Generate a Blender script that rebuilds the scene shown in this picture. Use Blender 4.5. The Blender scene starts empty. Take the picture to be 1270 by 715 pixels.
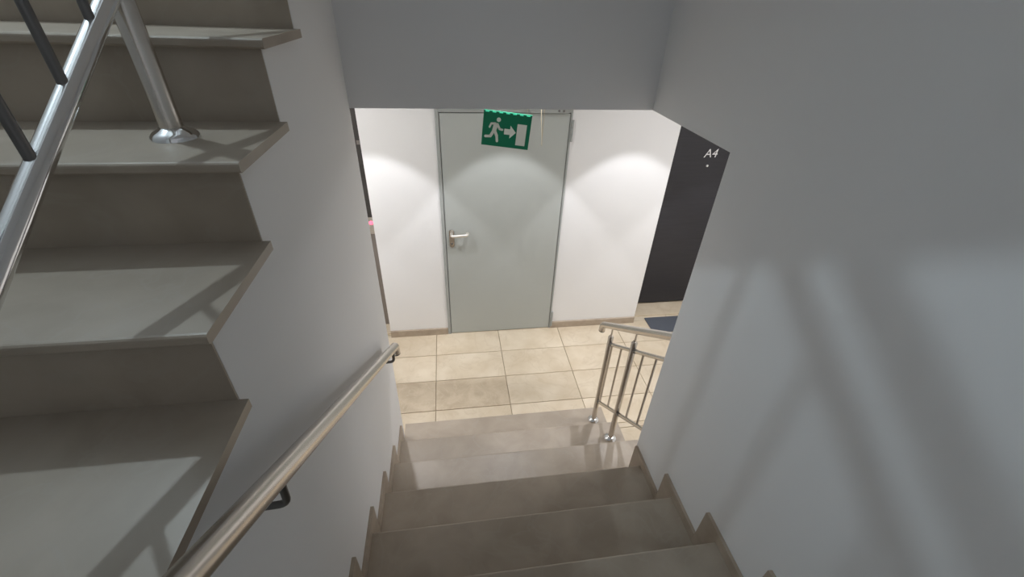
import bpy, bmesh, math, random
from mathutils import Vector, Matrix
random.seed(4)
scene = bpy.context.scene
C = scene.collection

# ---------------------------------------------------------------- camera
F_PX, PITCH, YAW, ROLL, EYE = 530.70, 0.59717, 0.15948, 0.04122, 2.6655
fw = Vector((math.sin(YAW)*math.cos(PITCH), math.cos(YAW)*math.cos(PITCH), -math.sin(PITCH)))
rt0 = Vector((math.cos(YAW), -math.sin(YAW), 0)); up0 = rt0.cross(fw)
rt = rt0*math.cos(ROLL) + up0*math.sin(ROLL); up = up0*math.cos(ROLL) - rt0*math.sin(ROLL)
cd = bpy.data.cameras.new('camera'); cam = bpy.data.objects.new('camera', cd); C.objects.link(cam)
cd.sensor_fit = 'HORIZONTAL'; cd.sensor_width = 36.0; cd.lens = F_PX*36.0/1270.0
cd.clip_start = 0.02
cam.matrix_world = Matrix(((rt.x, up.x, -fw.x, 0), (rt.y, up.y, -fw.y, 0), (rt.z, up.z, -fw.z, EYE), (0, 0, 0, 1)))
scene.camera = cam
scene.cycles.caustics_reflective = False

# ---------------------------------------------------------------- world, lights, exposure
w = bpy.data.worlds.new('world'); scene.world = w; w.use_nodes = True
bg = w.node_tree.nodes['Background']; bg.inputs[0].default_value = (0.90, 0.94, 1.0, 1); bg.inputs[1].default_value = 0.33
vs = scene.view_settings
vs.view_transform = 'Standard'; vs.look = 'None'; vs.exposure = 0.0; vs.gamma = 1.0; vs.use_curve_mapping = False
SPOT_W, SPILL_W, LAMP_W, FILL_PANEL_W = 34.0, 3.5, 52.0, 19.0
SPOT_COL = (0.965, 0.965, 1.0); LAMP_COL = (0.74, 0.90, 1.0)
LAMP_POS = (-1.37, 1.50, 4.155)
DOWNLIGHT_X = (-1.52, -0.56, 0.42, 1.42, 2.42); DOWNLIGHT_Y = 2.62; CEIL_Z = 2.42

# ---------------------------------------------------------------- dimensions fitted from the photograph (metres)
XL, XR, YL, ZB, YRE = -0.391, 0.913, 1.924, 2.2695, 1.297
YF, XD1, XD2, XC, XE = 3.172, -0.084, 0.902, 1.760, -0.612
R, T, Y0 = 0.17272, 0.27131, 2.0184
S = R/T
XW, ZA, YT = -0.374, 2.5766, 1.119
RAILX = 0.939
MZ = 9*R

# ---------------------------------------------------------------- materials
def mat(name, col, rough=0.5, metal=0.0, spec=0.5):
    m = bpy.data.materials.new(name); m.use_nodes = True
    b = m.node_tree.nodes['Principled BSDF']
    b.inputs['Base Color'].default_value = (*col, 1); b.inputs['Roughness'].default_value = rough
    b.inputs['Metallic'].default_value = metal; b.inputs['Specular IOR Level'].default_value = spec
    return m
def nodes(m): return m.node_tree.nodes, m.node_tree.links, m.node_tree.nodes['Principled BSDF']
def bump(m, scale, strength, dist=0.002, detail=4):
    n, l, b = nodes(m)
    tc = n.new('ShaderNodeTexCoord'); t = n.new('ShaderNodeTexNoise'); t.inputs['Scale'].default_value = scale; t.inputs['Detail'].default_value = detail
    bp = n.new('ShaderNodeBump'); bp.inputs['Strength'].default_value = strength; bp.inputs['Distance'].default_value = dist
    l.new(tc.outputs['Object'], t.inputs['Vector']); l.new(t.outputs['Fac'], bp.inputs['Height']); l.new(bp.outputs['Normal'], b.inputs['Normal'])
def mottle(m, ca, cb, scale, detail=6, lo=0.3, hi=0.7, distort=0.0, vein=None, per_object=0.0):
    n, l, b = nodes(m)
    tc = n.new('ShaderNodeTexCoord'); oi = n.new('ShaderNodeObjectInfo')
    off = n.new('ShaderNodeVectorMath'); off.operation = 'MULTIPLY_ADD'
    cmb = n.new('ShaderNodeCombineXYZ')
    for k in range(3): l.new(oi.outputs['Random'], cmb.inputs[k])
    l.new(cmb.outputs[0], off.inputs[0]); off.inputs[1].default_value = (37, 19, 53); l.new(tc.outputs['Object'], off.inputs[2])
    t = n.new('ShaderNodeTexNoise'); t.inputs['Scale'].default_value = scale; t.inputs['Detail'].default_value = detail; t.inputs['Distortion'].default_value = distort
    l.new(off.outputs[0], t.inputs['Vector'])
    r = n.new('ShaderNodeValToRGB'); r.color_ramp.elements[0].position = lo; r.color_ramp.elements[1].position = hi
    r.color_ramp.elements[0].color = (*ca, 1); r.color_ramp.elements[1].color = (*cb, 1)
    l.new(t.outputs['Fac'], r.inputs[0]); out = r.outputs[0]
    if vein:
        t2 = n.new('ShaderNodeTexNoise'); t2.inputs['Scale'].default_value = scale*0.7; t2.inputs['Detail'].default_value = 8; t2.inputs['Distortion'].default_value = 1.6
        l.new(off.outputs[0], t2.inputs['Vector'])
        r2 = n.new('ShaderNodeValToRGB'); e = r2.color_ramp.elements
        e[0].position = 0.47; e[0].color = (0, 0, 0, 1); e[1].position = 0.5; e[1].color = (1, 1, 1, 1)
        e3 = e.new(0.53); e3.color = (0, 0, 0, 1)
        l.new(t2.outputs['Fac'], r2.inputs[0])
        mx = n.new('ShaderNodeMix'); mx.data_type = 'RGBA'; mx.inputs['B'].default_value = (*vein, 1)
        ml = n.new('ShaderNodeMath'); ml.operation = 'MULTIPLY'; ml.inputs[1].default_value = 0.3
        l.new(r2.outputs[0], ml.inputs[0]); l.new(ml.outputs[0], mx.inputs['Factor']); l.new(out, mx.inputs['A']); out = mx.outputs['Result']
    if per_object:
        hs = n.new('ShaderNodeHueSaturation'); mr = n.new('ShaderNodeMapRange')
        mr.inputs['To Min'].default_value = 1-per_object; mr.inputs['To Max'].default_value = 1+per_object
        l.new(oi.outputs['Random'], mr.inputs['Value']); l.new(mr.outputs[0], hs.inputs['Value']); l.new(out, hs.inputs['Color']); out = hs.outputs[0]
    l.new(out, b.inputs['Base Color'])

M = {}
M['paint'] = mat('white_wall_paint', (0.84, 0.84, 0.84), 0.75); bump(M['paint'], 180, 0.12, 0.001)
M['ceiling'] = mat('ceiling_paint', (0.80, 0.80, 0.79), 0.8)
M['door_grey'] = mat('grey_painted_steel', (0.445, 0.47, 0.45), 0.42); bump(M['door_grey'], 260, 0.06, 0.0006)
M['frame_grey'] = mat('grey_frame_steel', (0.36, 0.38, 0.37), 0.45)
M['steel'] = mat('brushed_stainless', (0.62, 0.58, 0.53), 0.27, 1.0); bump(M['steel'], 90, 0.03, 0.0004)
M['satin'] = mat('satin_lever_metal', (0.80, 0.77, 0.72), 0.42, 0.85)
M['chrome'] = mat('polished_stainless', (0.78, 0.78, 0.78), 0.12, 1.0)
M['dark_steel'] = mat('dark_bracket_steel', (0.17, 0.165, 0.16), 0.38, 1.0)
M['tile'] = mat('cream_marble_tile', (0.6, 0.5, 0.4), 0.22); mottle(M['tile'], (0.59, 0.49, 0.355), (0.71, 0.62, 0.485), 5, vein=(0.52, 0.42, 0.30), per_object=0.05)
M['tile_tan'] = mat('tan_marble_tile', (0.5, 0.42, 0.3), 0.24); mottle(M['tile_tan'], (0.45, 0.365, 0.26), (0.58, 0.485, 0.36), 9, vein=(0.62, 0.53, 0.41), distort=.8)
M['grout'] = mat('tile_grout', (0.40, 0.33, 0.24), 0.9)
M['stone'] = mat('beige_brown_stair_marble', (0.4, 0.35, 0.3), 0.38); mottle(M['stone'], (0.355, 0.295, 0.23), (0.445, 0.378, 0.303), 6, detail=10, vein=(0.43, 0.38, 0.32), distort=.5)
M['skirt'] = mat('tan_stone_skirting', (0.36, 0.29, 0.225), 0.35); mottle(M['skirt'], (0.37, 0.30, 0.23), (0.46, 0.385, 0.305), 14)
M['wood'] = mat('dark_laminate_door', (0.03, 0.03, 0.035), 0.5)
M['black'] = mat('black_lacquered_panel', (0.045, 0.04, 0.036), 0.45)
M['bronze'] = mat('grey_brown_lift_panel', (0.23, 0.205, 0.185), 0.4, 0.3)
M['green'] = mat('green_sign_acrylic', (0.005, 0.16, 0.085), 0.3)
M['sign_white'] = mat('pale_sign_print', (0.62, 0.66, 0.62), 0.5)
M['mat'] = mat('blue_grey_doormat', (0.085, 0.095, 0.115), 0.95); bump(M['mat'], 500, 0.6, 0.003)
M['mat_dark'] = mat('charcoal_mat_print', (0.03, 0.033, 0.042), 0.95)
M['wire'] = mat('pale_yellow_wire', (0.55, 0.48, 0.34), 0.5)
M['rubber'] = mat('black_end_cap', (0.03, 0.03, 0.03), 0.5)
def emit(name, col, strength):
    m = mat(name, col, 0.4); b = m.node_tree.nodes['Principled BSDF']
    b.inputs['Emission Color'].default_value = (*col, 1); b.inputs['Emission Strength'].default_value = strength
    return m
M['led_green'] = emit('lit_green_led_edge', (0.10, 0.75, 0.48), 0.4)
M['led_red'] = emit('pink_red_indicator', (1.0, 0.16, 0.26), 1.4)
M['lens'] = emit('downlight_lens', (1.0, 0.95, 0.86), 6.0)
M['globe'] = emit('opal_lamp_glass', (0.95, 0.97, 1.0), 3.0)
# subtle wood grain on the dark door
n_, l_, b_ = nodes(M['wood'])
tc = n_.new('ShaderNodeTexCoord'); mp = n_.new('ShaderNodeMapping'); mp.inputs['Scale'].default_value = (2, 2, 40)
tn = n_.new('ShaderNodeTexNoise'); tn.inputs['Scale'].default_value = 3; cr = n_.new('ShaderNodeValToRGB')
cr.color_ramp.elements[0].color = (0.017, 0.017, 0.021, 1); cr.color_ramp.elements[1].color = (0.032, 0.031, 0.037, 1)
l_.new(tc.outputs['Object'], mp.inputs[0]); l_.new(mp.outputs[0], tn.inputs['Vector']); l_.new(tn.outputs['Fac'], cr.inputs[0]); l_.new(cr.outputs[0], b_.inputs['Base Color'])

# ---------------------------------------------------------------- mesh helpers
class MB:
    def __init__(s): s.v = []; s.f = []; s.sm = []
    def _add(s, vs, fs, smooth=False):
        o = len(s.v); s.v += [tuple(p) for p in vs]; s.f += [tuple(i+o for i in q) for q in fs]; s.sm += [smooth]*len(fs); return s
    def box(s, x0, x1, y0, y1, z0, z1):
        return s._add([(x0,y0,z0),(x1,y0,z0),(x1,y1,z0),(x0,y1,z0),(x0,y0,z1),(x1,y0,z1),(x1,y1,z1),(x0,y1,z1)],
                      [(0,3,2,1),(4,5,6,7),(0,1,5,4),(1,2,6,5),(2,3,7,6),(3,0,4,7)])
    def prism_x(s, poly, x0, x1):          # polygon of (y, z) extruded along x
        n = len(poly); vs = [(x0, y, z) for y, z in poly] + [(x1, y, z) for y, z in poly]
        return s._add(vs, [tuple(range(n))[::-1], tuple(range(n, 2*n))] + [(i, (i+1) % n, n+(i+1) % n, n+i) for i in range(n)])
    def prism_y(s, poly, y0, y1):          # polygon of (x, z) extruded along y
        n = len(poly); vs = [(x, y0, z) for x, z in poly] + [(x, y1, z) for x, z in poly]
        return s._add(vs, [tuple(range(n)), tuple(range(n, 2*n))[::-1]] + [(i, n+i, n+(i+1) % n, (i+1) % n) for i in range(n)])
    def tube(s, pts, r, seg=16, caps=True):
        pts = [Vector(p) for p in pts]; rr = r if isinstance(r, (list, tuple)) else [r]*len(pts)
        rings = []; prev = None
        for i, p in enumerate(pts):
            if i == 0: d = pts[1]-p
            elif i == len(pts)-1: d = p-pts[i-1]
            else: d = (p-pts[i-1]).normalized()+(pts[i+1]-p).normalized()
            d.normalize()
            if prev is None:
                a = Vector((1, 0, 0)) if abs(d.x) < 0.9 else Vector((0, 1, 0)); u = d.cross(a).normalized()
            else:
                u = (prev - d*prev.dot(d)).normalized()
            prev = u; w_ = d.cross(u)
            rings.append([p + (u*math.cos(2*math.pi*k/seg)+w_*math.sin(2*math.pi*k/seg))*rr[i] for k in range(seg)])
        vs = [q for ring in rings for q in ring]; fs = []
        for i in range(len(pts)-1):
            for k in range(seg): fs.append((i*seg+k, i*seg+(k+1) % seg, (i+1)*seg+(k+1) % seg, (i+1)*seg+k))
        s._add(vs, fs, True)
        if caps:
            s._add(rings[0], [tuple(range(seg))[::-1]]); s._add(rings[-1], [tuple(range(seg))])
        return s
    def lathe(s, prof, c, axis='z', seg=28):   # profile of (radius, height along axis)
        vs = []; fs = []
        for rad, h in prof:
            for k in range(seg):
                a = 2*math.pi*k/seg; p = (rad*math.cos(a), rad*math.sin(a), h)
                if axis == 'y': p = (p[0], p[2], p[1])
                elif axis == 'x': p = (p[2], p[0], p[1])
                vs.append((c[0]+p[0], c[1]+p[1], c[2]+p[2]))
        for i in range(len(prof)-1):
            for k in range(seg): fs.append((i*seg+k, i*seg+(k+1) % seg, (i+1)*seg+(k+1) % seg, (i+1)*seg+k))
        return s._add(vs, fs, True)
    def mesh(s, name, m):
        me = bpy.data.meshes.new(name); me.from_pydata(s.v, [], s.f)
        for p, f in zip(me.polygons, s.sm): p.use_smooth = f
        bm = bmesh.new(); bm.from_mesh(me); bmesh.ops.recalc_face_normals(bm, faces=bm.faces); bm.to_mesh(me); bm.free()
        me.materials.append(M[m]); me.update(); return me
    def build(s, name, m, parent=None, loc=None):
        o = bpy.data.objects.new(name, s.mesh(name, m)); C.objects.link(o)
        if parent:
            o.parent = parent
            if loc is None: o.matrix_parent_inverse = Matrix.Translation(parent.location).inverted() if parent.rotation_euler.to_matrix().is_identity else parent.matrix_basis.inverted()
        if loc is not None: o.location = loc
        return o
def tag(o, label, cat=None, group=None, kind=None):
    o['label'] = label
    if cat: o['category'] = cat
    if group: o['group'] = group
    if kind: o['kind'] = kind
    return o
def thing(name, loc, label, cat, group=None, kind=None):
    o = bpy.data.objects.new(name, None); C.objects.link(o); o.location = loc; o.empty_display_size = 0.1
    return tag(o, label, cat, group, kind)
def bevel(o, width, seg=2):
    b = o.modifiers.new('bevel', 'BEVEL'); b.width = width; b.segments = seg; b.limit_method = 'ANGLE'; return o

# ================================================================ SETTING
# ---- floor of the lower corridor
FX0, FX1, FY0 = -1.95, 3.25, 0.2
fl = MB(); fl.box(FX0, FX1, FY0, 3.62, -0.12, -0.008)
floor = tag(fl.build('floor', 'grout'), 'cream marble tiled floor of the lower corridor', 'floor', kind='structure')
cols = [-0.195 + 0.584*k for k in range(-4, 8)]; rows = [3.190 - 0.3115*k for k in range(-2, 11)]
cache = {}
g = 0.0016
def lay_tile(x0, x1, y0, y1, tan):
    key = (round(x1-x0-2*g, 4), round(y1-y0-2*g, 4), tan)
    if key not in cache:
        m = MB(); b = .0015; hx, hy = key[0]/2, key[1]/2
        m._add([(-hx,-hy,-.008),(hx,-hy,-.008),(hx,hy,-.008),(-hx,hy,-.008),(-hx+b,-hy+b,0),(hx-b,-hy+b,0),(hx-b,hy-b,0),(-hx+b,hy-b,0)],
               [(0,3,2,1),(4,5,6,7),(0,1,5,4),(1,2,6,5),(2,3,7,6),(3,0,4,7)])
        cache[key] = m.mesh('floor_tile', 'tile_tan' if tan else 'tile')
    o = bpy.data.objects.new('floor_tile', cache[key]); C.objects.link(o); o.parent = floor
    o.location = ((x0+x1)/2, (y0+y1)/2, random.uniform(-.0006, 0))
for i in range(len(cols)-1):
    for j in range(len(rows)-1):
        x0, x1 = max(cols[i], FX0+.001), min(cols[i+1], FX1-.001); y1, y0 = min(rows[j], 3.61), max(rows[j+1], FY0)
        if x1-x0 < .03 or y1-y0 < .03: continue
        if x0 >= XL-.15 and x1 < 1.1 and y1 < 2.0: continue          # under the flight
        if x1 < -.3 and y1 < 1.9: continue
        # the row that runs under the first step is cut at its riser
        if x0 > -.9 and x1 < 1.1 and y0 < 1.99 and x0 > XL-.3: y0 = 1.99
        if x0 < 1.03 < x1 and y0 < 1.99:
            if y1 > 2.0: spans = [(x0, x1, 1.99, y1), (1.03, x1, y0, 1.99)]
            else: spans = [(1.03, x1, y0, y1)]
        else: spans = [(x0, x1, y0, y1)]
        for x0, x1, y0, y1 in spans: lay_tile(x0, x1, y0, y1, abs(rows[j]-2.567) < .01 and -1.0 < cols[i] < 0.3)

# ---- far wall with the grey door's opening; recesses on both sides
m = MB()
m.box(XE, XD1, YF, YF+.30, 0, 2.55).box(XD2, XC, YF, YF+.30, 0, 2.55).box(XD1, XD2, YF, YF+.30, 2.052, 2.55).box(XD1, XD2, YF+.13, YF+.30, 0, 2.052)
wall_far = tag(m.build('wall_far', 'paint'), 'white far wall around the grey door of the lower corridor', 'wall', kind='structure')
m = MB(); m.box(XC, 3.25, YF+.40, YF+.55, 0, 2.55).box(2.72, 3.25, YF, YF+.40, 0, 2.55).box(XC, 2.72, YF+.02, YF+.40, 2.12, 2.55)
tag(m.build('wall_recess_right', 'paint'), 'white wall recess holding the dark apartment door', 'wall', kind='structure')
m = MB(); m.box(-1.95, XE, YF+.40, YF+.55, 0, 2.55).box(-1.95, -1.62, YF, YF+.40, 0, 2.55).box(-1.62, XE, YF+.02, YF+.40, 2.2, 2.55)
tag(m.build('wall_recess_left', 'paint'), 'white wall recess holding the lift door', 'wall', kind='structure')
m = MB(); m.box(3.25, 3.37, FY0, 3.72, 0, 2.55)
tag(m.build('wall_corridor_end_right', 'paint'), 'white end wall of the corridor past the dark door', 'wall', kind='structure')
m = MB(); m.box(-2.07, -1.95, YL, 3.72, 0, 2.55)
tag(m.build('wall_corridor_end_left', 'paint'), 'white end wall of the lift lobby', 'wall', kind='structure')
m = MB(); m.box(XR+.15, 3.25, FY0-.12, FY0, 0, 2.55)
tag(m.build('wall_corridor_near', 'paint'), 'white near wall of the corridor behind the stair wall', 'wall', kind='structure')
m = MB(); m.box(-1.95, XL-.14, YL-.12, YL, 0, 2.42)
tag(m.build('wall_lobby', 'paint'), 'white wall of the lift lobby under the upper flight', 'wall', kind='structure')
# ceiling of the corridor
m = MB(); m.box(-1.95, XR+.15, YL+.16, 3.60, CEIL_Z, CEIL_Z+.13).box(XR+.15, 3.25, FY0, 3.60, CEIL_Z, CEIL_Z+.13)
m.box(-1.95, XL, YL, YL+.16, CEIL_Z, CEIL_Z+.13)
tag(m.build('ceiling', 'ceiling'), 'white ceiling of the lower corridor', 'ceiling', kind='structure')
# beam / slab edge across the foot of the flight, plus an added light blocker
m = MB(); m.box(XL, XR+.15, YL, YL+.16, ZB, 3.10).box(XL-.12, XL, 1.67, YL, ZA+2*R+.001, 3.9)  # second box: unseen stub added to keep lamp light off the beam
tag(m.build('wall_header', 'paint'), 'smooth white beam face crossing above the foot of the stairs, with an added unseen light-blocking stub', 'beam', kind='structure')
# right wall: solid beside the stairs, open below the beam's level at the far end
zt = 3.75
poly = [(-1.6, 0.0), (1.18, 0.0), (1.18, 3*R), (YRE, 3*R), (YRE, ZB), (YL, ZB), (YL, zt), (-1.6, zt)]
m = MB(); m.prism_x(poly, XR, XR+.15)
tag(m.build('wall_right', 'paint'), 'white stair wall with soft window-like light patches', 'wall', kind='structure')
# left wall: carries the upper flight, top stepped to its treads
poly = [(-.30, MZ)]
for k in range(5, -3, -1):
    z = ZA - k*R - .02; y = YT - k*T
    poly += [(y+.004, poly[-1][1]), (y+.004, z)]
poly += [(YL, poly[-1][1]), (YL, 0), (-.30, 0)]
m = MB(); m.prism_x(poly, XL-.14, XL)
tag(m.build('wall_left', 'paint'), 'white wall under the upper flight beside the handrail', 'wall', kind='structure')
m = MB(); m.box(-1.66, -1.54, -1.6, 3.6, 0.0, 5.3)
tag(m.build('wall_stair_flank', 'paint'), 'white flank wall of the upper flight', 'wall', kind='structure')
# upper floor slab behind the top of the upper flight
m = MB(); m.box(-1.54, XL, YL+.02, 3.6, CEIL_Z+.14, ZA+3*R)
tag(m.build('floor_upper', 'stone'), 'stone floor slab at the head of the upper flight', 'floor', kind='structure')
# sloping soffit of the flight overhead (out of frame, shades the top of the right wall)
WD = 4.11
poly = [(YL, WD-S*YL), (-1.6, WD+S*1.6), (-1.6, WD+S*1.6+.25), (YL, WD-S*YL+.25)]
m = MB(); m.prism_x(poly, XL, XR)
tag(m.build('ceiling_slope', 'paint'), 'sloping white soffit of the flight overhead', 'ceiling', kind='structure')
m = MB(); m.box(-1.54, XL, -1.6, 3.6, 5.3, 5.4)
tag(m.build('ceiling_stairwell', 'ceiling'), 'white ceiling over the upper flight', 'ceiling', kind='structure')
m = MB(); m.box(-1.66, XR, 3.6, 3.7, 2.56, 5.4)
tag(m.build('wall_upper_far', 'paint'), 'white far wall of the upper corridor', 'wall', kind='structure')
m = MB(); m.box(-1.54, -.42, -1.72, -1.6, 0, 5.4).box(-.42, XR+.15, -1.72, -1.6, 0, MZ+.25)  # opening on the right is added so world light fills the stairwell
tag(m.build('wall_back', 'paint'), 'white wall behind the half landing with a tall opening added to let fill light in', 'wall', kind='structure')
# half landing behind the camera
m = MB(); m.box(-1.54, XR, -1.6, -0.17, MZ-.18, MZ-.002)
tag(m.build('floor_landing', 'stone'), 'stone half landing at the head of the lower flight', 'floor', kind='structure')

# ---- baseboards along the far wall
def baseboard(name, x0, x1, label):
    m = MB(); m.prism_x([(YF-.014, 0), (YF, 0), (YF, .072), (YF-.010, .072), (YF-.014, .068)], x0, x1)
    tag(m.build(name, 'skirt'), label, 'baseboard', kind='structure')
baseboard('baseboard_far_left', XE+.001, XD1-.002, 'tan stone baseboard left of the grey door')
baseboard('baseboard_far_right', XD2+.002, XC-.001, 'tan stone baseboard right of the grey door')

# ================================================================ STAIRS
def tread_poly(yb, yn, z, th=.03, rnd=.007, toward=1):
    # yb: back, yn: nosing, toward: +1 when the nosing looks to +y
    d = toward; p = [(yb, z-th), (yb, z), (yn-d*rnd, z)]
    for a in (30, 60): p.append((yn-d*rnd+d*rnd*math.sin(math.radians(a)), z-rnd+rnd*math.cos(math.radians(a))))
    p += [(yn, z-rnd), (yn, z-th+.004), (yn-d*.004, z-th)]
    return p
# ---- lower flight (going down away from the camera)
st = thing('staircase', (0.26, Y0, 0), 'lower flight of beige brown marble steps going down to the corridor', 'stairs')
XE2 = 1.03
for i in range(0, 9):
    yn, z = Y0 - i*T, R*(i+1)
    xr = XE2 if i < 3 else XR
    xl = XL
    m = MB(); m.prism_x(tread_poly(yn-T+ (-.02 if i < 8 else .20), yn, z), xl, xr); m.build('tread', 'stone', st)
    m = MB(); m.box(xl, xr-.006, yn-.022-.02, yn-.022, z-R, z-.03); m.build('riser', 'stone', st)
poly = [(Y0-.045, 0)]
for i in range(0, 9):
    yn, z = Y0-i*T, R*(i+1)
    poly += [(yn-.043, z-.031), (yn-T-.043, z-.031)]
poly = poly[:-1] + [(-.17, 9*R-.031), (-.17, 9*R-.25)] + [(Y0-.75, 0)]
m = MB(); m.prism_x(poly, XL, XR); m.build('stair_core', 'paint', st)
poly = [(Y0-.045, 0)]
for i in range(0, 3):
    yn, z = Y0-i*T, R*(i+1)
    poly += [(yn-.043, z-.031), (max(yn-T-.043, 1.181), z-.031)]
poly += [(1.181, 0)]
m = MB(); m.prism_x(poly, XR, XE2-.02); tag(m.build('stair_side', 'paint', st), 'white plastered side of the lowest steps')
HS, DY = .046, .086
def skirting(i, x0, x1, y_end=None):
    yn, z = Y0-i*T, R*(i+1)
    yf = yn+DY
    if y_end and yf > y_end: yf = y_end
    m = MB(); m.prism_x([(yn-T+DY-.0005, z+HS), (yf-.004, z+HS), (yf, z+HS-.004), (yf, z-R+.0005), (yn+.0005, z-R+.0005), (yn+.0005, z+.0005), (yn-T+DY-.0005, z+.0005)], x0, x1)
    m.build('skirting_tile', 'skirt', st)
for i in range(1, 8): skirting(i, XL+.0003, XL+.013, YL-.002)
for i in range(3, 8): skirting(i, XR-.013, XR-.0003, YRE-.002)
# ---- upper flight (going up away from the camera)
su = thing('staircase', (-.96, -.26, MZ), 'upper flight of marble steps climbing on the left with overhanging treads', 'stairs')
for k in range(-2, 6):
    z, yr = ZA-k*R, YT-k*T
    m = MB(); m.prism_x(tread_poly(yr+T, yr-.03, z, th=.02, toward=-1), -1.54, XW); m.build('tread', 'stone', su)
    m = MB(); m.box(-1.54, XL-.001, yr, yr+.02, max(z-R, MZ), z-.02); m.build('riser', 'stone', su)
yr = YT+3*T
m = MB(); m.box(-1.54, XL-.001, yr, yr+.02, ZA+2*R, ZA+3*R-.02); m.build('riser', 'stone', su)
m = MB(); m.prism_x(tread_poly(yr+.1, yr-.03, ZA+3*R, th=.02, toward=-1), -1.54, XW); m.build('tread', 'stone', su)
poly = []
for k in range(5, -4, -1):
    z, yr = ZA-k*R, YT-k*T
    if k == 5: poly.append((yr+.021, MZ-.1))
    poly += [(yr+.021, z-.031), (yr+T+.021 if k > -3 else yr+.1, z-.031)]
poly += [(YL, 2.45), (YL-.1, 2.45), (.2, MZ-.1)]
m = MB(); m.prism_x(poly, -1.54, XL-.141); m.build('stair_core', 'paint', su)

# ================================================================ DOORS
# ---- grey steel door
d1 = thing('door_1', ((XD1+XD2)/2, YF, 0), 'grey steel fire door in the white far wall under the exit sign', 'door', kind='structure')
fwid = .026
m = MB(); m.box(XD1, XD1+fwid, YF-.012, YF+.10, 0, 2.05).box(XD2-.014, XD2, YF-.012, YF+.10, 0, 2.05).box(XD1+fwid, XD2-.014, YF-.012, YF+.10, 1.992, 2.05)
bevel(m.build('door_frame', 'frame_grey', d1), .002)
m = MB(); m.box(XD1+fwid+.004, XD2-.017, YF-.006, YF+.055, .006, 1.986)
bevel(m.build('door_leaf', 'door_grey', d1), .003)
# handle: rounded backplate, lever
hx, hz = -.008, 1.058
h = MB()
pl = []
for a in range(0, 181, 20): pl.append((hx+.02*math.cos(math.radians(a)), 1.073+.02*math.sin(math.radians(a))))
for a in range(180, 361, 20): pl.append((hx+.02*math.cos(math.radians(a)), .952+.02*math.sin(math.radians(a))))
h.prism_y(pl, YF-.014, YF-.006); hd = h.build('door_handle', 'steel', d1); tag(hd, 'stainless lever handle with rounded plate')
m = MB(); m.tube([(hx, YF-.012, hz), (hx, YF-.045, hz), (hx+.004, YF-.057, hz), (hx+.014, YF-.063, hz), (hx+.11, YF-.063, hz+.004), (hx+.122, YF-.060, hz+.006), (hx+.128, YF-.045, hz+.008), (hx+.128, YF-.028, hz+.008)], .0125, 14); m.build('lever', 'satin', hd)
m = MB(); m.lathe([(.0, -.004), (.007, -.004), (.0085, 0), (.0085, .003)], (hx, YF-.014, .965), 'y', 18); m.build('key_cylinder', 'dark_steel', hd)
for z0, z1 in ((1.79, 1.945), (.03, .20)):
    m = MB(); zs = [z0+(z1-z0)*q for q in (0, .33, .34, .66, .67, 1)]
    for a, b in ((0, 1), (2, 3), (4, 5)): m.tube([(XD2+.004, YF-.016, zs[a]+.001), (XD2+.004, YF-.016, zs[b]-.001)], .009, 14)
    m.build('hinge', 'frame_grey', d1)
m = MB()
m.box(.58, .86, YF-.045, YF-.007, 1.995, 2.04)
clo = bevel(m.build('door_closer', 'frame_grey', d1), .004)
for x in (.79, .825):
    m = MB(); m.lathe([(0, -.004), (.006, -.004), (.008, 0)], (x, YF-.045, 2.012), 'y', 14); m.build('screw', 'dark_steel', clo)

# ---- dark apartment door with its letters
YD = YF+.272
d2 = thing('door_2', (2.22, YD, 0), 'dark charcoal apartment door lettered A4 in the right recess', 'door', kind='structure')
m = MB(); m.box(XC+.002, XC+.045, YD-.02, YD+.09, .012, 2.10).box(2.675, 2.718, YD-.02, YD+.09, .012, 2.10).box(XC+.045, 2.675, YD-.02, YD+.09, 2.06, 2.10)
bevel(m.build('door_frame', 'wood', d2), .003)
m = MB(); m.box(XC+.048, 2.672, YD, YD+.05, .03, 2.057); bevel(m.build('door_leaf', 'wood', d2), .003)
cu = bpy.data.curves.new('lettering', 'FONT'); cu.body = 'A4'; cu.size = .105; cu.extrude = .003; cu.shear = .12; cu.align_x = 'CENTER'
to = bpy.data.objects.new('tmp', cu); C.objects.link(to); dg = bpy.context.evaluated_depsgraph_get(); dg.update()
me = bpy.data.meshes.new_from_object(to.evaluated_get(dg)); bpy.data.objects.remove(to)
me.materials.clear(); me.materials.append(M['chrome'])
lo = bpy.data.objects.new('lettering', me); C.objects.link(lo); lo.parent = d2; lo.location = (2.245-2.22, -.003, 1.575); lo.rotation_euler = (math.pi/2, 0, 0)
tag(lo, 'metal letters A4')
m = MB(); m.lathe([(0, -.006), (.008, -.007), (.012, -.004), (.013, 0)], (2.245, YD, 1.50), 'y', 18); m.build('peephole', 'chrome', d2)
m = MB(); m.box(XC+.002, 2.718, YF+.08, YD+.06, .0003, .012); bevel(tag(m.build('threshold', 'tile', d2), 'cream stone threshold'), .003)
m = MB(); m.tube([(2.60, YD-.001, 1.05), (2.60, YD-.05, 1.05), (2.595, YD-.06, 1.05), (2.49, YD-.06, 1.05)], .01, 12); m.build('door_handle', 'steel', d2)

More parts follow.
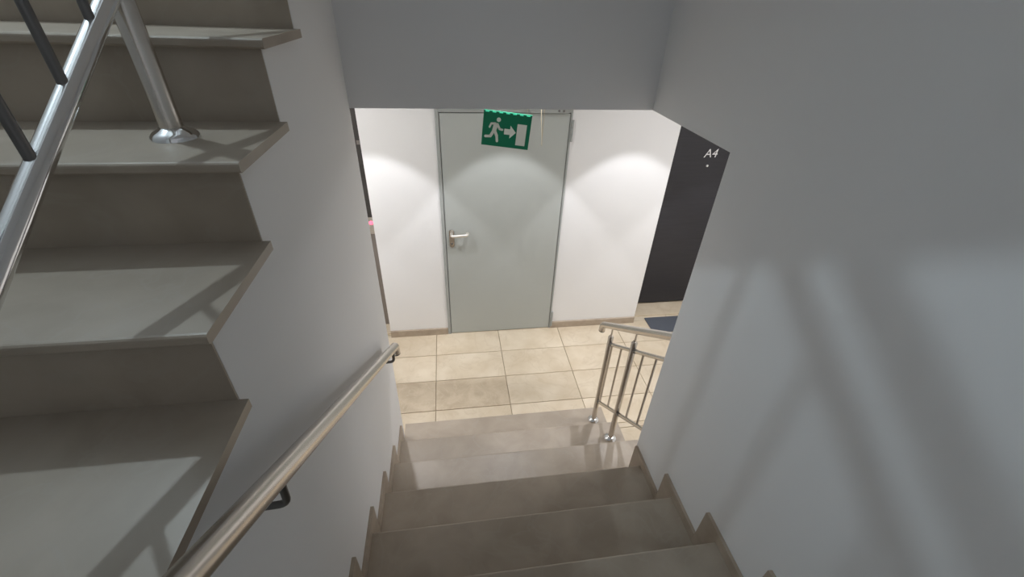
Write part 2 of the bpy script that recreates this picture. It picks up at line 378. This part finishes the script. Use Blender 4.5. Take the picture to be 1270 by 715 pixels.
# ---- lift in the left recess
YE = YF+.20
el = thing('lift_door', (-1.1, YE, 0), 'dark lift front with a pink call light at the left wall edge', 'lift')
m = MB(); m.box(-.745, XE-.002, YE-.02, YE+.08, 1.135, 2.195); tag(m.build('upper_jamb', 'black', el), 'black upper jamb')
m = MB(); m.box(-.745, XE-.002, YE-.02, YE+.08, .012, .985); tag(m.build('lower_jamb', 'bronze', el), 'grey brown lower jamb')
m = MB(); m.box(-.745, XE-.002, YE-.024, YE+.08, .985, 1.135); cp = tag(m.build('call_plate', 'steel', el), 'steel call plate')
m = MB(); m.lathe([(0, -.006), (.016, -.006), (.019, 0)], (-.662, YE-.024, 1.085), 'y', 20); tag(m.build('indicator_light', 'led_red', cp), 'pink lit call indicator')
m = MB(); m.box(-.672, -.650, YE-.024, YE-.020, 1.722, 1.752); m.build('floor_indicator', 'bronze', el)
m = MB(); m.box(-1.18, -.748, YE+.03, YE+.06, .012, 2.10).box(-1.60, -1.182, YE+.03, YE+.06, .012, 2.10); m.build('door_panel', 'bronze', el)
m = MB(); m.box(-1.618, -1.602, YE-.02, YE+.08, .012, 2.195).box(-1.602, -.747, YE-.02, YE+.08, 2.10, 2.195); m.build('frame', 'black', el)
m = MB(); m.box(-1.618, XE-.002, YF+.04, YE+.08, .0003, .012); m.build('sill', 'tile', el)

# ================================================================ RAILINGS
def elbow(p, d0, d1, r, n=6):
    # points of a quarter-ish bend at corner p coming in along d0 and leaving along d1
    p, d0, d1 = Vector(p), Vector(d0).normalized(), Vector(d1).normalized(); a, b = p-d0*r, p+d1*r; out = []
    for i in range(n+1):
        t = i/n; out.append(a*(1-t)**2 + p*2*t*(1-t) + b*t*t)
    return out
def flange(parent, x, y, z, r0=.042, m_='chrome'):
    m = MB(); m.lathe([(.0, .022), (.022, .022), (.026, .018), (r0*.85, .013), (r0, .006), (r0+.001, 0)], (x, y, z), 'z', 28); return m.build('base_flange', m_, parent)
# ---- wall handrail on the left wall
HX, HSl = -.318, .650
def hz_(y): return 1.175 + HSl*(1.70-y)
dn = Vector((0, 1, -HSl)).normalized()
hr = thing('wall_handrail', (XL, .9, 1.6), 'stainless tube handrail on brackets along the left wall', 'handrail')
ye = 1.70
pts = [Vector((HX, -.15, hz_(-.15))), Vector((HX, .4, hz_(.4))), Vector((HX, 1.0, hz_(1.0)))] + elbow((HX, ye, hz_(ye)), dn, (0, .05, -1), .028) + [Vector((HX, ye+.003, hz_(ye)-.052))]
m = MB(); m.tube(pts, .0205, 22); m.build('rail', 'steel', hr)
m = MB(); m.lathe([(0, -.004), (.018, -.004), (.0207, 0), (.0207, .004), (0, .004)], (HX, ye+.003, hz_(ye)-.054), 'z', 20); tag(m.build('end_cap', 'rubber', hr), 'dark end cap')
for y in (1.615, .475):
    z = hz_(y)-.018; zb = z-.062
    m = MB(); m.tube([(HX, y, z)] + elbow((HX, y-.004, zb), (0, 0, -1), (-1, 0, 0), .022) + [(XL+.004, y-.006, zb)], .0068, 12); b = m.build('bracket', 'dark_steel', hr)
    m = MB(); m.lathe([(0, .012), (.020, .011), (.028, .006), (.029, 0.0003)], (XL, y-.006, zb), 'x', 22); m.build('rosette', 'steel', b)
# ---- short railing at the foot of the flight
rl = thing('stair_railing', (RAILX, 1.9, R), 'short stainless railing with thin balusters at the foot of the stairs', 'railing')
def topz(y): return .935 + .712*(2.05-y)
def upz(y): return .925 + .722*(1.864-y)
def lowz(y): return .385 + .765*(1.888-y)
dn2 = Vector((0, 1, -.712)).normalized()
pts = [Vector((RAILX, YRE+.003, topz(YRE))), Vector((RAILX, 1.7, topz(1.7)))] + elbow((RAILX, 2.055, topz(2.055)), dn2, (0, .05, -1), .028) + [Vector((RAILX, 2.058, topz(2.055)-.05))]
m = MB(); m.tube(pts, .0205, 20); m.build('rail', 'steel', rl)
m = MB(); m.lathe([(0, -.004), (.018, -.004), (.0207, 0), (.0207, .004), (0, .004)], (RAILX, 2.058, topz(2.055)-.052), 'z', 20); tag(m.build('end_cap', 'rubber', rl), 'dark end cap')
for i, y in enumerate((1.908, 1.622)):
    z0 = R*(i+1); zt_ = topz(y)-.085
    m = MB(); m.tube([(RAILX, y, z0), (RAILX, y, zt_), (RAILX, y, zt_+.012)], [.0165, .0165, .010], 18); po = m.build('post', 'steel', rl)
    flange(po, RAILX, y, z0, .040)
    m = MB(); m.tube([(RAILX, y, zt_+.010), (RAILX, y, topz(y)-.018)], .0055, 10); m.build('pin', 'steel', po)
    for f_ in (upz, lowz):
        ys = y-.018
        m = MB(); m.tube([(RAILX, ys, f_(ys)), (RAILX, ys-.026, f_(ys-.026))], .0125, 14); m.build('collar', 'dark_steel', po)
for f_ in (upz, lowz):
    for ya, yb in ((1.908-.04, 1.622+.017), (1.622-.04, YRE+.003)):
        m = MB(); m.tube([(RAILX, ya, f_(ya)), (RAILX, yb, f_(yb))], .0115, 14); m.build('cross_rail', 'steel', rl)
for y in (1.868, 1.746, 1.508, 1.39):
    m = MB(); m.tube([(RAILX, y, lowz(y)), (RAILX, y, upz(y))], .0068, 10); m.build('baluster', 'steel', rl)
# ---- railing of the upper flight
UX = -.553
ru = thing('stair_railing', (UX, .985, ZA-R), 'stainless railing rising along the upper flight at top left', 'railing')
NW = ZA - S*YT
def lo_(y): return 2.036 + S*y
def hi_(y): return 2.635 + S*y
def ha_(y): return 2.715 + S*y
posts = [(.985-.814, 4), (.985, 1), (.985+.814, -2)]
for y, k in posts:
    z0 = ZA-k*R; zt_ = ha_(y)-.07
    m = MB(); m.tube([(UX, y, z0), (UX, y, zt_), (UX, y, zt_+.012)], [.0205, .0205, .011], 20); po = m.build('post', 'steel', ru)
    flange(po, UX, y, z0, .043)
    m = MB(); m.tube([(UX, y, zt_+.010), (UX, y, ha_(y)-.018)], .0055, 10); m.build('pin', 'steel', po)
for f_, rr, nm in ((lo_, .0155, 'cross_rail'), (hi_, .0155, 'cross_rail')):
    for ya, yb in ((.985-.814+.015, .985-.016), (.985+.016, .985+.814-.015)):
        m = MB(); m.tube([(UX, ya, f_(ya)), (UX, yb, f_(yb))], rr, 18); m.build(nm, 'chrome', ru)
m = MB(); m.tube([(UX, .06, ha_(.06)), (UX, 1.9, ha_(1.9))], .0215, 20); m.build('rail', 'steel', ru)
for q in range(6):
    for base in (.300, 1.114):
        y = base + .117*q
        if abs(y-.985) < .04: continue
        m = MB(); m.tube([(UX, y, lo_(y)), (UX, y, hi_(y))], .0075, 10); m.build('baluster', 'dark_steel', ru)

# ================================================================ SIGN, LIGHTS, SMALL THINGS
# ---- green exit sign
SGX, SGY, SGZ = .345, 2.60, 2.012
sg = bpy.data.objects.new('exit_sign', None); C.objects.link(sg); sg.empty_display_size = .1
sg.location = (SGX, SGY, SGZ); sg.rotation_euler = (0, math.radians(5.0), math.radians(-8.0))
tag(sg, 'green exit sign with running figure, arrow and doorway hanging before the grey door', 'sign')
def local(mb, name, m_, parent=sg):
    o = bpy.data.objects.new(name, mb.mesh(name, m_)); C.objects.link(o); o.parent = parent; return o
SW, SH = .283, .196
m = MB(); m.box(-SW/2, SW/2, -.006, .006, -SH/2, SH/2); bevel(local(m, 'sign_plate', 'green'), .0015)
m = MB()
m.box(-SW/2, SW/2, -.0068, .0068, SH/2-.004, SH/2+.003)
local(m, 'top_channel', 'green')
for q in range(7):
    x = -SW/2+.022+q*(SW-.044)/6; m = MB(); m.box(x-.011, x+.011, -.0074, .0074, SH/2-.005, SH/2+.001); local(m, 'led', 'led_green')
YP0, YP1 = -.0072, -.0058
def flat(name, polys):
    m = MB()
    for p in polys: m.prism_y(p, YP0, YP1)
    return local(m, name, 'sign_white')
flat('door_symbol', [[(.062, -.077), (.118, -.077), (.118, .045), (.062, .045)]])
flat('arrow', [[(-.012, -.022), (.022, -.022), (.022, -.043), (.057, -.006), (.022, .031), (.022, .010), (-.012, .010)]])
def limb(a, b, r):
    a, b = Vector(a), Vector(b); d = (b-a).normalized(); nrm = Vector((-d.y, d.x)); out = []
    a0 = math.atan2(nrm.y, nrm.x)
    for i in range(7): t = a0+math.pi*i/6; out.append((a.x+r*math.cos(t), a.y+r*math.sin(t)))
    for i in range(7): t = a0+math.pi+math.pi*i/6; out.append((b.x+r*math.cos(t), b.y+r*math.sin(t)))
    return out
man = [[(-.050+.0125*math.cos(t*.5236), .056+.0125*math.sin(t*.5236)) for t in range(12)],
       [(-.076, .037), (-.050, .034), (-.060, -.012), (-.084, -.010)],
       limb((-.055, .030), (-.040, .004), .0065), limb((-.040, .004), (-.024, .002), .006),
       limb((-.068, .033), (-.092, .030), .006), limb((-.092, .030), (-.100, .010), .0055),
       limb((-.066, -.012), (-.054, -.036), .0085), limb((-.054, -.036), (-.049, -.066), .0075),
       limb((-.076, -.012), (-.090, -.040), .0085), limb((-.090, -.042), (-.120, -.045), .0075)]
flat('running_figure', man)
for x in (-.11, .11):
    m = MB(); m.tube([(x, 0, SH/2), (x, 0, CEIL_Z-SGZ-.012)], .0012, 6); local(m, 'suspension_wire', 'wire')
# ---- loose wires hanging by the sign
m = MB()
m.tube([(.545, 2.62, CEIL_Z), (.548, 2.62, 2.25), (.556, 2.618, 2.08), (.566, 2.615, 1.97), (.569, 2.614, 1.915)], .0024, 6)
m.tube([(.580, 2.62, CEIL_Z), (.572, 2.62, 2.22), (.571, 2.618, 2.06), (.567, 2.615, 1.96), (.566, 2.614, 1.925)], .0018, 6)
tag(m.build('loose_wire', 'wire'), 'thin pale loose wires dangling beside the exit sign', 'wire')

# ---- recessed downlights of the corridor
for q, x in enumerate(DOWNLIGHT_X):
    lab = ['round recessed downlight in the ceiling over the far end of the lift lobby', 'round recessed downlight in the ceiling left of the grey door', 'round recessed downlight in the ceiling before the grey door', 'round recessed downlight in the ceiling right of the grey door', 'round recessed downlight in the ceiling before the dark door'][q]
    t = thing('downlight', (x, DOWNLIGHT_Y, CEIL_Z), lab, 'light', 'corridor downlights')
    m = MB(); m.lathe([(.040, -.0005), (.042, -.006), (.052, -.007), (.056, -.0005)], (x, DOWNLIGHT_Y, CEIL_Z), 'z', 28); m.build('trim_ring', 'chrome', t)
    m = MB(); m.lathe([(0, -.002), (.040, -.002), (.040, -.0005)], (x, DOWNLIGHT_Y, CEIL_Z), 'z', 24); m.build('lens', 'lens', t)
    for nm, en, ang, bl, rad in (('spot_beam', SPOT_W, 78, .18, .018), ('spot_spill', SPILL_W, 165, .6, .018)):
        ld = bpy.data.lights.new(nm, 'SPOT'); ld.energy = en; ld.spot_size = math.radians(ang); ld.spot_blend = bl; ld.shadow_soft_size = rad; ld.color = SPOT_COL
        lo = bpy.data.objects.new(nm, ld); C.objects.link(lo); lo.parent = t; lo.location = (0, 0, -.012)
# ---- unseen panels added as fill light for the corridor, steps and lift lobby
for x, y, pw, lab in ((2.30, 1.74, 1.0, 'added square fill light panel over the corridor behind the stair wall'), (-1.25, 2.35, 0.2, 'added square fill light panel over the lift lobby')):
    t = thing('added_fill_panel', (x, y, CEIL_Z), lab, 'light')
    m = MB(); m.box(x-.25, x+.25, y-.25, y+.25, CEIL_Z-.014, CEIL_Z-.0005); bevel(m.build('panel_frame', 'ceiling', t), .003)
    m = MB(); m.box(x-.235, x+.235, y-.235, y+.235, CEIL_Z-.0155, CEIL_Z-.0142); m.build('diffuser', 'lens', t)
    ld = bpy.data.lights.new('fill_panel_light', 'AREA'); ld.shape = 'SQUARE'; ld.size = .46; ld.energy = FILL_PANEL_W*pw; ld.color = SPOT_COL
    lo = bpy.data.objects.new('fill_panel_light', ld); C.objects.link(lo); lo.parent = t; lo.location = (0, 0, -.02)
# ---- wall lamp over the upper flight
lx, ly, lz = LAMP_POS
wl = thing('wall_lamp', (-1.54, ly, lz), 'small opal wall lamp above the upper flight', 'lamp')
m = MB(); m.lathe([(0, .03), (.05, .03), (.06, .02), (.06, 0)], (-1.54, ly, lz), 'x', 28); m.build('back_plate', 'chrome', wl)
m = MB(); m.tube([(-1.51, ly, lz), (-1.355, ly, lz)], .02, 14); m.build('arm', 'chrome', wl)
m = MB(); gl = [(.032*math.sin(math.radians(a)), -.032*math.cos(math.radians(a))) for a in range(0, 181, 15)]
m.lathe(gl, (-1.33, ly, lz), 'x', 28); m.build('globe', 'globe', wl)
ld = bpy.data.lights.new('lamp_light', 'POINT'); ld.energy = LAMP_W; ld.color = LAMP_COL; ld.shadow_soft_size = .022
lo = bpy.data.objects.new('lamp_light', ld); C.objects.link(lo); lo.parent = wl; lo.location = (.255, 0, 0)

# ---- doormat
m = MB(); m.box(1.895, 2.56, 2.985, 3.215, .0005, .010)
dm = tag(bevel(m.build('doormat', 'mat'), .003), 'blue grey doormat on the floor before the dark door', 'doormat')
m = MB()
zz = [(2.185, 3.06), (2.20, 3.11), (2.215, 3.07), (2.23, 3.12), (2.25, 3.07), (2.262, 3.115), (2.285, 3.06)]
m.tube([(x, y, .0102) for x, y in zz], .006, 6); tag(m.build('mat_print', 'mat_dark', dm), 'dark illegible print')
